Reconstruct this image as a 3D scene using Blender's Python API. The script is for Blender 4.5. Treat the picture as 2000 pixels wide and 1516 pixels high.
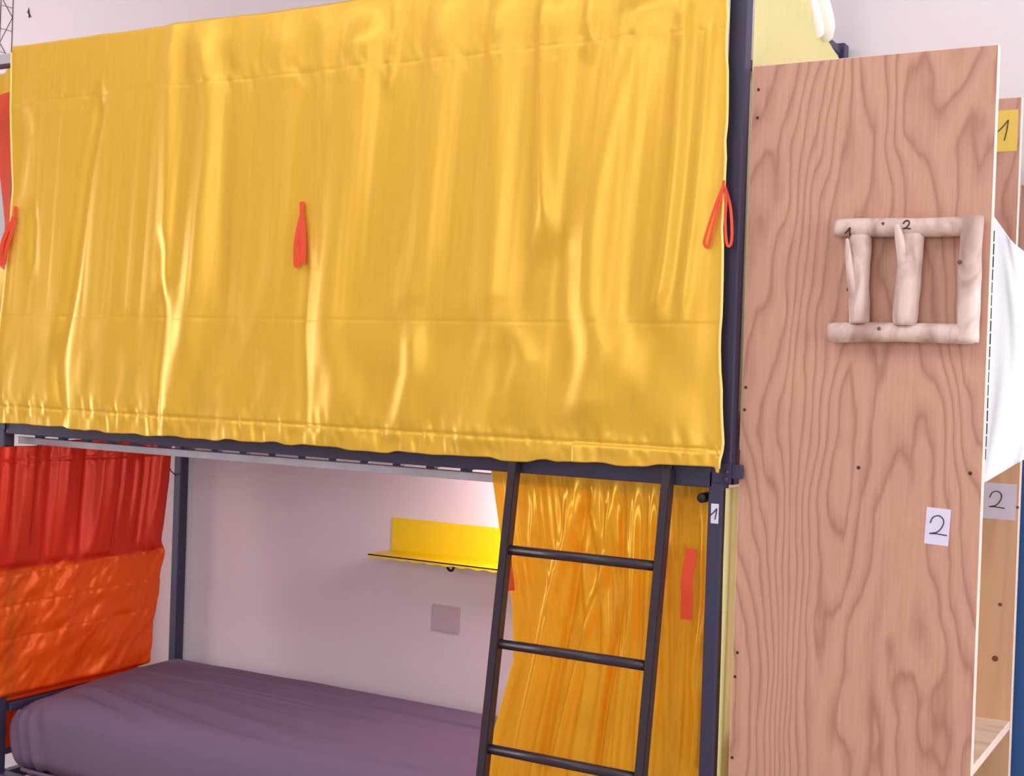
import bpy, bmesh, math, random
import numpy as np
from mathutils import Vector, Matrix

random.seed(7)
for o in list(bpy.data.objects):
    bpy.data.objects.remove(o)
scene = bpy.context.scene
COL = scene.collection

# ------------------------------------------------------------------ camera
cam_d = bpy.data.cameras.new('camera')
cam = bpy.data.objects.new('camera', cam_d)
COL.objects.link(cam)
cam_d.sensor_width = 36.0
cam_d.lens = 36.0 * 2585.76 / 2000.0
cam_d.clip_start = 0.05
_r = Vector((0.866516, 0.498007, 0.033764))
_u = Vector((-0.035218, -0.006477, 0.999359))
_f = Vector((-0.497906, 0.867149, -0.011926))
_m = Matrix((( _r.x, _u.x, -_f.x, 0.9331), (_r.y, _u.y, -_f.y, -2.4826), (_r.z, _u.z, -_f.z, 1.4992), (0, 0, 0, 1)))
cam.matrix_world = _m
scene.camera = cam

# ------------------------------------------------------------------ light
scene.view_settings.view_transform = 'Standard'
scene.view_settings.look = 'None'
scene.view_settings.gamma = 1.0
scene.view_settings.use_curve_mapping = False
scene.view_settings.exposure = 0.0

world = bpy.data.worlds.new('sky')
scene.world = world
world.use_nodes = True
bg = world.node_tree.nodes['Background']
bg.inputs[0].default_value = (0.80, 0.88, 1.0, 1)
bg.inputs[1].default_value = 1.0

def area(name, loc, direction, sx, sy, power, color):
    d = bpy.data.lights.new(name, 'AREA')
    d.shape = 'RECTANGLE'
    d.size, d.size_y = sx, sy
    d.energy = power
    d.color = color
    o = bpy.data.objects.new(name, d)
    COL.objects.link(o)
    o.location = loc
    o.rotation_euler = Vector(direction).to_track_quat('-Z', 'Y').to_euler()
    return o
# daylight through the window in the right wall and through windows and a skylight added for fill
area('daylight_right_window', (2.66, -0.55, 1.85), (-1, 0, 0), 2.3, 1.9, 62, (0.91, 0.95, 1.0))
area('added_left_window_light', (-4.86, -0.2, 1.3), (1, 0, 0), 1.4, 1.8, 82, (1.0, 0.95, 0.95))  # unseen left window, added to redden the lower bunk through the orange curtain
area('added_skylight_light', (-1.5, -1.9, 3.26), (0, 0, -1), 3.2, 1.4, 40, (1.0, 0.95, 0.96))  # skylight added for light from above that spares the lower bunk's wall
area('added_front_window_light', (0.2, -4.86, 2.2), (0, 1, 0), 1.4, 1.5, 38, (1.0, 0.96, 0.96))  # unseen window added to give the satin folds their highlights

# ------------------------------------------------------------------ helpers
def setp(o, label=None, cat=None, group=None, kind=None):
    if label: o['label'] = label
    if cat: o['category'] = cat
    if group: o['group'] = group
    if kind: o['kind'] = kind
    return o

def thing(name, label, cat, loc, group=None):
    o = bpy.data.objects.new(name, None)
    o.empty_display_size = 0.1
    COL.objects.link(o)
    o.location = loc
    return setp(o, label, cat, group)

def world_loc(o):
    v = Vector(o.location)
    while o.parent:
        o = o.parent
        v = v + Vector(o.location)
    return v

def link_mesh(name, me, mat, parent=None, loc=None, smooth=False):
    """mesh given in world coordinates; origin moved to loc (top level) or to its parent's origin"""
    o = bpy.data.objects.new(name, me)
    COL.objects.link(o)
    if mat is not None:
        me.materials.append(mat)
    base = world_loc(parent) if parent else Vector(loc or (0, 0, 0))
    me.transform(Matrix.Translation(-base))
    if parent:
        o.parent = parent
    else:
        o.location = base
    if smooth:
        me.polygons.foreach_set('use_smooth', [True] * len(me.polygons))
    me.update()
    return o

def from_bm(name, bm, mat, parent=None, loc=None, smooth=False):
    bmesh.ops.recalc_face_normals(bm, faces=bm.faces[:])
    me = bpy.data.meshes.new(name)
    bm.to_mesh(me)
    bm.free()
    return link_mesh(name, me, mat, parent, loc, smooth)

def add_box(bm, lo, hi, bevel=0.0, seg=2):
    lo, hi = Vector(lo), Vector(hi)
    c, s = (lo + hi) / 2, hi - lo
    r = bmesh.ops.create_cube(bm, size=1.0, matrix=Matrix.Translation(c) @ Matrix.Diagonal((s.x, s.y, s.z, 1)))
    if bevel:
        es = set()
        for v in r['verts']:
            es.update(v.link_edges)
        bmesh.ops.bevel(bm, geom=list(es), offset=bevel, segments=seg, affect='EDGES', profile=0.5)
    return bm

def box(name, lo, hi, mat, parent=None, loc=None, bevel=0.0, seg=2):
    bm = bmesh.new()
    add_box(bm, lo, hi, bevel, seg)
    return from_bm(name, bm, mat, parent, loc)

def spline(pts, n=8):
    P = [Vector(p) for p in pts]
    P = [P[0] * 2 - P[1]] + P + [P[-1] * 2 - P[-2]]
    out = []
    for i in range(1, len(P) - 2):
        a, b, c, d = P[i - 1], P[i], P[i + 1], P[i + 2]
        for k in range(n):
            t = k / n
            out.append(0.5 * ((2 * b) + (c - a) * t + (2 * a - 5 * b + 4 * c - d) * t * t + (3 * b - a - 3 * c + d) * t ** 3))
    out.append(P[-2])
    return out

def add_tube(bm, pts, radii, seg=10, cap=True, up=None, flat=1.0):
    """tube along pts; flat squashes the section along its second axis"""
    pts = [Vector(p) for p in pts]
    if not hasattr(radii, '__len__'):
        radii = [radii] * len(pts)
    rings = []
    n_prev = None
    for i, p in enumerate(pts):
        t = (pts[min(i + 1, len(pts) - 1)] - pts[max(i - 1, 0)])
        if t.length < 1e-9: t = Vector((0, 0, 1))
        t.normalize()
        if n_prev is None:
            a = Vector(up) if up else (Vector((0, 0, 1)) if abs(t.z) < 0.9 else Vector((1, 0, 0)))
        else:
            a = n_prev
        n = (a - t * a.dot(t))
        if n.length < 1e-6:
            n = t.orthogonal()
        n.normalize(); n_prev = n
        b = t.cross(n)
        ring = []
        for k in range(seg):
            w = 2 * math.pi * k / seg
            ring.append(bm.verts.new(p + radii[i] * (math.cos(w) * b + math.sin(w) * n * flat)))
        rings.append(ring)
    for i in range(len(rings) - 1):
        for k in range(seg):
            bm.faces.new((rings[i][k], rings[i][(k + 1) % seg], rings[i + 1][(k + 1) % seg], rings[i + 1][k]))
    if cap:
        bm.faces.new(rings[0][::-1]); bm.faces.new(rings[-1])
    return bm

def tube(name, pts, radii, mat, parent=None, loc=None, seg=12, up=None, flat=1.0):
    bm = bmesh.new()
    add_tube(bm, pts, radii, seg, True, up, flat)
    o = from_bm(name, bm, mat, parent, loc, smooth=True)
    return o

def grid_mesh(name, X, Y, Z, mat, parent=None, loc=None, thick=0.0):
    nv, nu = X.shape
    co = np.stack([X, Y, Z], -1).reshape(-1, 3)
    i = np.arange(nv * nu).reshape(nv, nu)
    f = np.stack([i[:-1, :-1], i[:-1, 1:], i[1:, 1:], i[1:, :-1]], -1).reshape(-1, 4)
    me = bpy.data.meshes.new(name)
    me.vertices.add(len(co)); me.vertices.foreach_set('co', co.astype(np.float32).ravel())
    me.loops.add(f.size); me.loops.foreach_set('vertex_index', f.astype(np.int32).ravel())
    me.polygons.add(len(f))
    me.polygons.foreach_set('loop_start', np.arange(0, f.size, 4, dtype=np.int32))
    me.update(calc_edges=True)
    me.validate()
    o = link_mesh(name, me, mat, parent, loc, smooth=True)
    if thick:
        m = o.modifiers.new('thickness', 'SOLIDIFY')
        m.thickness = thick
        m.offset = 0.0
    return o

_lat = np.random.RandomState(11).rand(64, 256) * 2 - 1
def vnoise(a, b, seed=0):
    """smooth 2-D value noise, -1..1"""
    a = a + seed * 17.31; b = b + seed * 7.77
    ia, ib = np.floor(a).astype(int), np.floor(b).astype(int)
    fa, fb = a - ia, b - ib
    fa = fa ** 3 * (fa * (fa * 6 - 15) + 10); fb = fb ** 3 * (fb * (fb * 6 - 15) + 10)
    g = lambda p, q: _lat[q % 64, p % 256]
    return ((g(ia, ib) * (1 - fa) + g(ia + 1, ib) * fa) * (1 - fb) + (g(ia, ib + 1) * (1 - fa) + g(ia + 1, ib + 1) * fa) * fb)

def sstep(a, b, x):
    t = np.clip((x - a) / (b - a), 0, 1)
    return t * t * (3 - 2 * t)

def fold_sum(X, Z, folds, fade=0.06, wide=1.0):
    D = np.zeros_like(X)
    for pts, w, amp in folds:
        zs = np.array([p[0] for p in pts][::-1]); xs = np.array([p[1] for p in pts][::-1])
        order = np.argsort(zs); zs, xs = zs[order], xs[order]
        k = np.linspace(zs[0], zs[-1], 60)
        xc = np.interp(k, zs, xs)
        ker = np.exp(-np.linspace(-2, 2, 13) ** 2); ker /= ker.sum()
        xc = np.convolve(np.pad(xc, 6, mode='edge'), ker, 'valid')
        c = np.interp(Z, k, xc)
        env = sstep(zs[0] - fade, zs[0] + fade * 0.6, Z) * (1 - sstep(zs[-1] - fade * 0.6, zs[-1] + fade, Z))
        D += amp * 0.001 * env * np.exp(-((X - c) / (w * wide)) ** 2)
    return D

# ------------------------------------------------------------------ materials
def srgb(r, g, b):
    f = lambda c: (c / 12.92 if c <= 0.04045 else ((c + 0.055) / 1.055) ** 2.4)
    return (f(r / 255), f(g / 255), f(b / 255), 1)

def newmat(name):
    m = bpy.data.materials.new(name)
    m.use_nodes = True
    nt = m.node_tree
    return m, nt, nt.nodes['Principled BSDF'], nt.nodes['Material Output']

def N(nt, t, **kw):
    n = nt.nodes.new(t)
    for k, v in kw.items():
        setattr(n, k, v)
    return n

def plain(name, col, rough=0.5, metal=0.0, var=0.06, scale=30.0, bump=0.0, spec=0.5):
    m, nt, p, out = newmat(name)
    tc = N(nt, 'ShaderNodeTexCoord'); no = N(nt, 'ShaderNodeTexNoise')
    no.inputs['Scale'].default_value = scale; no.inputs['Detail'].default_value = 4
    nt.links.new(tc.outputs['Object'], no.inputs['Vector'])
    r = N(nt, 'ShaderNodeValToRGB')
    r.color_ramp.elements[0].position = 0.3; r.color_ramp.elements[1].position = 0.7
    r.color_ramp.elements[0].color = tuple(c * (1 - var) for c in col[:3]) + (1,)
    r.color_ramp.elements[1].color = tuple(min(1, c * (1 + var)) for c in col[:3]) + (1,)
    nt.links.new(no.outputs['Fac'], r.inputs['Fac'])
    nt.links.new(r.outputs['Color'], p.inputs['Base Color'])
    p.inputs['Roughness'].default_value = rough
    p.inputs['Metallic'].default_value = metal
    p.inputs['Specular IOR Level'].default_value = spec
    if bump:
        b = N(nt, 'ShaderNodeBump'); b.inputs['Strength'].default_value = bump; b.inputs['Distance'].default_value = 0.002
        nt.links.new(no.outputs['Fac'], b.inputs['Height']); nt.links.new(b.outputs['Normal'], p.inputs['Normal'])
    return m

def satin(name, col, rough=0.36, metal=0.35, trans=0.2, tcol=None, col2=None, zsplit=None, weave=(900, 900, 60)):
    """woven satin: coloured sheen over a body that lets some light through"""
    m, nt, p, out = newmat(name)
    tc = N(nt, 'ShaderNodeTexCoord'); mp = N(nt, 'ShaderNodeMapping')
    mp.inputs['Scale'].default_value = (140, 140, 9)
    nt.links.new(tc.outputs['Object'], mp.inputs['Vector'])
    no = N(nt, 'ShaderNodeTexNoise'); no.inputs['Scale'].default_value = 1.0; no.inputs['Detail'].default_value = 3
    nt.links.new(mp.outputs['Vector'], no.inputs['Vector'])
    r = N(nt, 'ShaderNodeValToRGB')
    r.color_ramp.elements[0].color = tuple(c * 0.97 for c in col[:3]) + (1,)
    r.color_ramp.elements[1].color = tuple(min(1, c * 1.02) for c in col[:3]) + (1,)
    r.color_ramp.elements[0].position = 0.3; r.color_ramp.elements[1].position = 0.7
    nt.links.new(no.outputs['Fac'], r.inputs['Fac'])
    csock = r.outputs['Color']
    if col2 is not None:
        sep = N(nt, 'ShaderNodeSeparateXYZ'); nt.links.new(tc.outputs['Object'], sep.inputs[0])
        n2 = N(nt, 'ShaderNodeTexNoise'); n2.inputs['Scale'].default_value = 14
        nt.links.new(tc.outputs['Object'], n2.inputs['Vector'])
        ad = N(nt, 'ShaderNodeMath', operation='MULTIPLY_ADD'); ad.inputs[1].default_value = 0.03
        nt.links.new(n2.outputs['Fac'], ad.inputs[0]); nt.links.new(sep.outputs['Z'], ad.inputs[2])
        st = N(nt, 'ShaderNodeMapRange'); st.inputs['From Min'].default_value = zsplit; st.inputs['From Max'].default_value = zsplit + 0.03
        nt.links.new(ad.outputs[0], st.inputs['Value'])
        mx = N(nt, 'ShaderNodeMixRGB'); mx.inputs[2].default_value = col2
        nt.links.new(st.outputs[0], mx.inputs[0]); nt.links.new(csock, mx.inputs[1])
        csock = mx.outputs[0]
    nt.links.new(csock, p.inputs['Base Color'])
    p.inputs['Roughness'].default_value = rough
    p.inputs['Metallic'].default_value = metal
    p.inputs['Anisotropic'].default_value = 0.3
    tr = N(nt, 'ShaderNodeBsdfTranslucent')
    if tcol is None:
        nt.links.new(csock, tr.inputs['Color'])
    else:
        tr.inputs['Color'].default_value = tcol
    ms = N(nt, 'ShaderNodeMixShader'); ms.inputs[0].default_value = trans
    nt.links.new(p.outputs[0], ms.inputs[1]); nt.links.new(tr.outputs[0], ms.inputs[2])
    nt.links.new(ms.outputs[0], out.inputs['Surface'])
    # weave relief
    wv = N(nt, 'ShaderNodeTexNoise'); wv.inputs['Scale'].default_value = 1.0; wv.inputs['Detail'].default_value = 1
    m2 = N(nt, 'ShaderNodeMapping'); m2.inputs['Scale'].default_value = (120, 120, 700)
    nt.links.new(tc.outputs['Object'], m2.inputs['Vector']); nt.links.new(m2.outputs['Vector'], wv.inputs['Vector'])
    b = N(nt, 'ShaderNodeBump'); b.inputs['Strength'].default_value = 0.06; b.inputs['Distance'].default_value = 0.001
    nt.links.new(wv.outputs['Fac'], b.inputs['Height']); nt.links.new(b.outputs['Normal'], p.inputs['Normal'])
    return m

def plywood(name, light, dark, seed=0.0):
    """rotary-cut veneer: growth rings cut as long cathedral loops, straight fine grain at one side"""
    m, nt, p, out = newmat(name)
    L = nt.links
    tc = N(nt, 'ShaderNodeTexCoord'); mp = N(nt, 'ShaderNodeMapping')
    mp.inputs['Location'].default_value = (seed, seed * 1.7, seed * 0.6)
    L.new(tc.outputs['Object'], mp.inputs['Vector'])
    sep = N(nt, 'ShaderNodeSeparateXYZ'); L.new(mp.outputs[0], sep.inputs[0])
    ms = N(nt, 'ShaderNodeMapping'); ms.inputs['Scale'].default_value = (4.6, 4.6, 0.85)
    L.new(mp.outputs[0], ms.inputs['Vector'])
    n1 = N(nt, 'ShaderNodeTexNoise'); n1.inputs['Scale'].default_value = 1.0; n1.inputs['Detail'].default_value = 1.2; n1.inputs['Roughness'].default_value = 0.45
    L.new(ms.outputs[0], n1.inputs['Vector'])
    # small jitter of the rings
    mj = N(nt, 'ShaderNodeMapping'); mj.inputs['Scale'].default_value = (34, 34, 9)
    L.new(mp.outputs[0], mj.inputs['Vector'])
    nj = N(nt, 'ShaderNodeTexNoise'); nj.inputs['Scale'].default_value = 1.0; nj.inputs['Detail'].default_value = 2
    L.new(mj.outputs[0], nj.inputs['Vector'])
    a = N(nt, 'ShaderNodeMath', operation='MULTIPLY'); a.inputs[1].default_value = 16.0; L.new(n1.outputs['Fac'], a.inputs[0])
    # dense straight rings at the left side, wide loops elsewhere
    lm = N(nt, 'ShaderNodeMapRange'); lm.inputs['From Min'].default_value = -0.02; lm.inputs['From Max'].default_value = -0.25
    lm.inputs['To Min'].default_value = 0.0; lm.inputs['To Max'].default_value = 9.0
    L.new(sep.outputs['X'], lm.inputs['Value'])
    l2 = N(nt, 'ShaderNodeMath', operation='ADD'); L.new(lm.outputs[0], l2.inputs[0]); L.new(a.outputs[0], l2.inputs[1])
    sx = N(nt, 'ShaderNodeMath', operation='MULTIPLY_ADD'); sx.inputs[1].default_value = -6.0; L.new(sep.outputs['X'], sx.inputs[0]); L.new(l2.outputs[0], sx.inputs[2])
    mk = N(nt, 'ShaderNodeMapping'); mk.inputs['Scale'].default_value = (13, 13, 4.5)
    L.new(mp.outputs[0], mk.inputs['Vector'])
    nk = N(nt, 'ShaderNodeTexNoise'); nk.inputs['Scale'].default_value = 1.0; nk.inputs['Detail'].default_value = 1
    L.new(mk.outputs[0], nk.inputs['Vector'])
    s2 = N(nt, 'ShaderNodeMath', operation='MULTIPLY_ADD'); s2.inputs[1].default_value = 2.6; L.new(nk.outputs['Fac'], s2.inputs[0]); L.new(sx.outputs[0], s2.inputs[2])
    j = N(nt, 'ShaderNodeMath', operation='MULTIPLY_ADD'); j.inputs[1].default_value = 0.7; L.new(nj.outputs['Fac'], j.inputs[0]); L.new(s2.outputs[0], j.inputs[2])
    fr = N(nt, 'ShaderNodeMath', operation='FRACT'); L.new(j.outputs[0], fr.inputs[0])
    rp = N(nt, 'ShaderNodeValToRGB')
    e = rp.color_ramp.elements
    e[0].position = 0.0; e[0].color = (0.45, 0.45, 0.45, 1)
    e[1].position = 1.0; e[1].color = (0.45, 0.45, 0.45, 1)
    for pos, v in ((0.08, 0.15), (0.45, 0.05), (0.75, 0.45), (0.9, 1.0)):
        q = e.new(pos); q.color = (v, v, v, 1)
    L.new(fr.outputs[0], rp.inputs['Fac'])
    # pores
    mg = N(nt, 'ShaderNodeMapping'); mg.inputs['Scale'].default_value = (260, 260, 7)
    L.new(mp.outputs[0], mg.inputs['Vector'])
    ng = N(nt, 'ShaderNodeTexNoise'); ng.inputs['Scale'].default_value = 1.0; ng.inputs['Detail'].default_value = 2
    L.new(mg.outputs[0], ng.inputs['Vector'])
    g = N(nt, 'ShaderNodeMath', operation='MULTIPLY_ADD'); g.inputs[1].default_value = 0.5; g.inputs[2].default_value = -0.25; L.new(ng.outputs['Fac'], g.inputs[0])
    s = N(nt, 'ShaderNodeMath', operation='MULTIPLY_ADD'); s.inputs[1].default_value = 0.8; L.new(rp.outputs['Color'], s.inputs[0]); L.new(g.outputs[0], s.inputs[2])
    s.use_clamp = True
    mx = N(nt, 'ShaderNodeMixRGB'); mx.inputs[1].default_value = light; mx.inputs[2].default_value = dark
    L.new(s.outputs[0], mx.inputs[0])
    # slow colour drift of the veneer
    nd = N(nt, 'ShaderNodeTexNoise'); nd.inputs['Scale'].default_value = 2.2; L.new(mp.outputs[0], nd.inputs['Vector'])
    hv = N(nt, 'ShaderNodeHueSaturation')
    mr = N(nt, 'ShaderNodeMapRange'); mr.inputs['To Min'].default_value = 0.88; mr.inputs['To Max'].default_value = 1.1
    L.new(nd.outputs['Fac'], mr.inputs['Value']); L.new(mr.outputs[0], hv.inputs['Value']); L.new(mx.outputs[0], hv.inputs['Color'])
    L.new(hv.outputs[0], p.inputs['Base Color'])
    p.inputs['Roughness'].default_value = 0.55
    b = N(nt, 'ShaderNodeBump'); b.inputs['Strength'].default_value = 0.08; b.inputs['Distance'].default_value = 0.001
    L.new(ng.outputs['Fac'], b.inputs['Height']); L.new(b.outputs[0], p.inputs['Normal'])
    return m

def pine(name, light, dark, sc=(30, 30, 1.6)):
    m, nt, p, out = newmat(name)
    L = nt.links
    tc = N(nt, 'ShaderNodeTexCoord'); mp = N(nt, 'ShaderNodeMapping'); mp.inputs['Scale'].default_value = sc
    L.new(tc.outputs['Object'], mp.inputs['Vector'])
    n = N(nt, 'ShaderNodeTexNoise'); n.inputs['Scale'].default_value = 1; n.inputs['Detail'].default_value = 3; n.inputs['Distortion'].default_value = 0.8
    L.new(mp.outputs[0], n.inputs['Vector'])
    r = N(nt, 'ShaderNodeValToRGB')
    r.color_ramp.elements[0].position = 0.32; r.color_ramp.elements[0].color = dark
    r.color_ramp.elements[1].position = 0.6; r.color_ramp.elements[1].color = light
    L.new(n.outputs['Fac'], r.inputs['Fac']); L.new(r.outputs[0], p.inputs['Base Color'])
    p.inputs['Roughness'].default_value = 0.6
    b = N(nt, 'ShaderNodeBump'); b.inputs['Strength'].default_value = 0.15; b.inputs['Distance'].default_value = 0.002
    L.new(n.outputs['Fac'], b.inputs['Height']); L.new(b.outputs[0], p.inputs['Normal'])
    return m

M = {}
M['wall'] = plain('wall_plaster', srgb(236, 226, 231), 0.9, var=0.012, scale=6, bump=0.03)
M['ceiling'] = plain('ceiling_paint', srgb(240, 238, 238), 0.9, var=0.01, scale=6)
M['floor'] = plain('floor_vinyl', srgb(168, 158, 152), 0.6, var=0.06, scale=5)
M['frame_white'] = plain('window_frame_paint', srgb(240, 240, 240), 0.4, var=0.01)
M['steel'] = plain('dark_steel_paint', srgb(58, 54, 80), 0.42, var=0.05, scale=60, bump=0.04)
M['ladder'] = plain('ladder_steel_paint', srgb(48, 36, 46), 0.36, var=0.07, scale=50, bump=0.05)
M['alu'] = plain('galvanised_steel', srgb(205, 205, 212), 0.38, 0.55, var=0.12, scale=9)
M['yellow'] = satin('yellow_satin', srgb(240, 191, 60), 0.39, 0.32, 0.08)
M['yellow2'] = satin('yellow_satin_gathered', srgb(255, 208, 56), 0.25, 0.36, 0.42, tcol=srgb(255, 206, 56))
M['yellow_washed'] = satin('yellow_satin_washed_out', srgb(250, 240, 176), 0.5, 0.0, 0.35)  # same yellow satin, paled to put overexposed window light into the colour
M['piping'] = plain('yellow_selvedge', srgb(250, 226, 130), 0.5, var=0.03)
M['orange'] = satin('orange_satin', srgb(244, 110, 22), 0.34, 0.22, 0.36, col2=srgb(226, 60, 26), zsplit=0.0)  # redder top band puts the doubled layer's weaker backlight into the colour
M['ribbon'] = satin('orange_ribbon', srgb(246, 88, 48), 0.5, 0.1, 0.2)
M['sheet'] = plain('sheet_cotton', srgb(114, 92, 118), 0.85, var=0.05, scale=400, bump=0.05)
M['shelf_yellow'] = plain('yellow_powder_coat', srgb(250, 218, 10), 0.42, var=0.02, scale=60)
M['ply'] = plywood('plywood_veneer', srgb(208, 158, 132), srgb(166, 114, 94))
M['ply2'] = plywood('plywood_veneer_rear', srgb(212, 160, 142), srgb(178, 124, 110), 3.1)
M['ply_edge'] = plain('plywood_edge', srgb(240, 214, 196), 0.6, var=0.06, scale=40)
M['pine'] = pine('pine_board', srgb(232, 188, 148), srgb(206, 154, 116), (14, 14, 1.2))
M['shelfwood'] = pine('shelf_board', srgb(236, 210, 186), srgb(214, 180, 152), (3, 20, 20))
M['log'] = pine('peeled_log', srgb(226, 202, 190), srgb(176, 142, 130), (22, 22, 10))
M['knot'] = plain('knot_wood', srgb(120, 78, 54), 0.6, var=0.2, scale=90)
M['hole'] = plain('dark_screw_steel', srgb(70, 48, 42), 0.5, 0.3)
M['paper'] = plain('white_paper', srgb(226, 220, 240), 0.8, var=0.01)
M['paper_y'] = plain('yellow_paper', srgb(244, 208, 100), 0.8, var=0.01)
M['ink'] = plain('dark_ink', srgb(58, 44, 52), 0.7, var=0.05)
M['towel'] = plain('white_terry', srgb(226, 226, 228), 0.95, var=0.02, scale=300, bump=0.3)
M['cream'] = plain('cream_cotton', srgb(248, 244, 232), 0.9, var=0.02, scale=120)
M['blue'] = plain('blue_paint', srgb(52, 98, 156), 0.5, var=0.05, scale=12)
M['plate'] = plain('grey_plate', srgb(206, 190, 197), 0.6, var=0.02)
M['decal'] = plain('black_vinyl', srgb(52, 34, 40), 0.6, var=0.02)
M['box_yellow'] = plain('yellow_felt', srgb(240, 206, 96), 0.9, var=0.04, scale=80)
M['rubber'] = plain('black_rubber', srgb(22, 20, 24), 0.6)
M['lampglass'], _nt, _p, _o = newmat('lamp_glow')
_p.inputs['Emission Color'].default_value = (1.0, 0.90, 0.84, 1); _p.inputs['Emission Strength'].default_value = 6.0

W = 0.67
WALL = 0.70

# ------------------------------------------------------------------ room
def struct(name, o):
    o['kind'] = 'structure'
    return o
XL, XR, YF, ZC = -4.8, 2.6, -4.8, 3.2
struct('floor', box('floor', (XL - .1, YF - .1, -0.1), (XR + .1, WALL + .12, 0), M['floor']))
bm = bmesh.new()      # ceiling with an opening for the added skylight
for (a0, a1, c0, c1) in ((XL - .1, XR + .1, YF - .1, -2.6), (XL - .1, XR + .1, -1.2, WALL + .12), (XL - .1, -3.1, -2.6, -1.2), (0.1, XR + .1, -2.6, -1.2)):
    add_box(bm, (a0, c0, ZC), (a1, c1, ZC + .1))
struct('ceiling', from_bm('ceiling', bm, M['ceiling']))
struct('wall_back', box('wall_back', (XL - .1, WALL, 0), (XR + .1, WALL + .12, ZC), M['wall']))

def wall_with_hole(name, axis, pos, thick, a0, a1, h0, h1, b0, b1):
    """wall with a rectangular opening: axis 0 = wall in the y-z plane, axis 1 = wall in the x-z plane"""
    bm = bmesh.new()
    for (p0, p1, z0, z1) in ((a0, b0, 0, ZC), (b1, a1, 0, ZC), (b0, b1, 0, h0), (b0, b1, h1, ZC)):
        if axis == 0:
            add_box(bm, (pos, p0, z0), (pos + thick, p1, z1))
        else:
            add_box(bm, (p0, pos, z0), (p1, pos + thick, z1))
    return struct(name, from_bm(name, bm, M['wall']))
wall_with_hole('wall_right', 0, XR, 0.1, YF, WALL, 0.9, 2.8, -1.7, 0.6)
wall_with_hole('wall_left', 0, XL - 0.1, 0.1, YF, WALL, 0.4, 2.2, -0.9, 0.5)
wall_with_hole('wall_front', 1, YF - 0.1, 0.1, XL, XR, 1.45, 2.95, -0.5, 0.9)
def window(name, axis, pos, b0, b1, h0, h1):
    fr = bpy.data.objects.new(name, None); COL.objects.link(fr); fr['kind'] = 'structure'
    def pc(nm, p0, p1, z0, z1, d0, d1):
        if axis == 0: box(nm, (pos + d0, p0, z0), (pos + d1, p1, z1), M['frame_white'], fr, bevel=0.004)
        else: box(nm, (p0, pos + d0, z0), (p1, pos + d1, z1), M['frame_white'], fr, bevel=0.004)
    t = 0.06
    pc('frame_bar', b0, b1, h0, h0 + t, 0, .05); pc('frame_bar', b0, b1, h1 - t, h1, 0, .05)
    pc('frame_bar', b0, b0 + t, h0 + t, h1 - t, 0, .05); pc('frame_bar', b1 - t, b1, h0 + t, h1 - t, 0, .05)
    mid = (b0 + b1) / 2
    pc('frame_bar', mid - .03, mid + .03, h0 + t, h1 - t, 0, .05)
window('window_1', 0, XR + 0.0, -1.7, 0.6, 0.9, 2.8)
window('added_window_front', 1, YF - 0.06, -0.5, 0.9, 1.45, 2.95)  # frame of the added window behind the camera
window('added_window_left', 0, XL - 0.06, -0.9, 0.5, 0.4, 2.2)  # frame of the added window in the left wall

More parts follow.
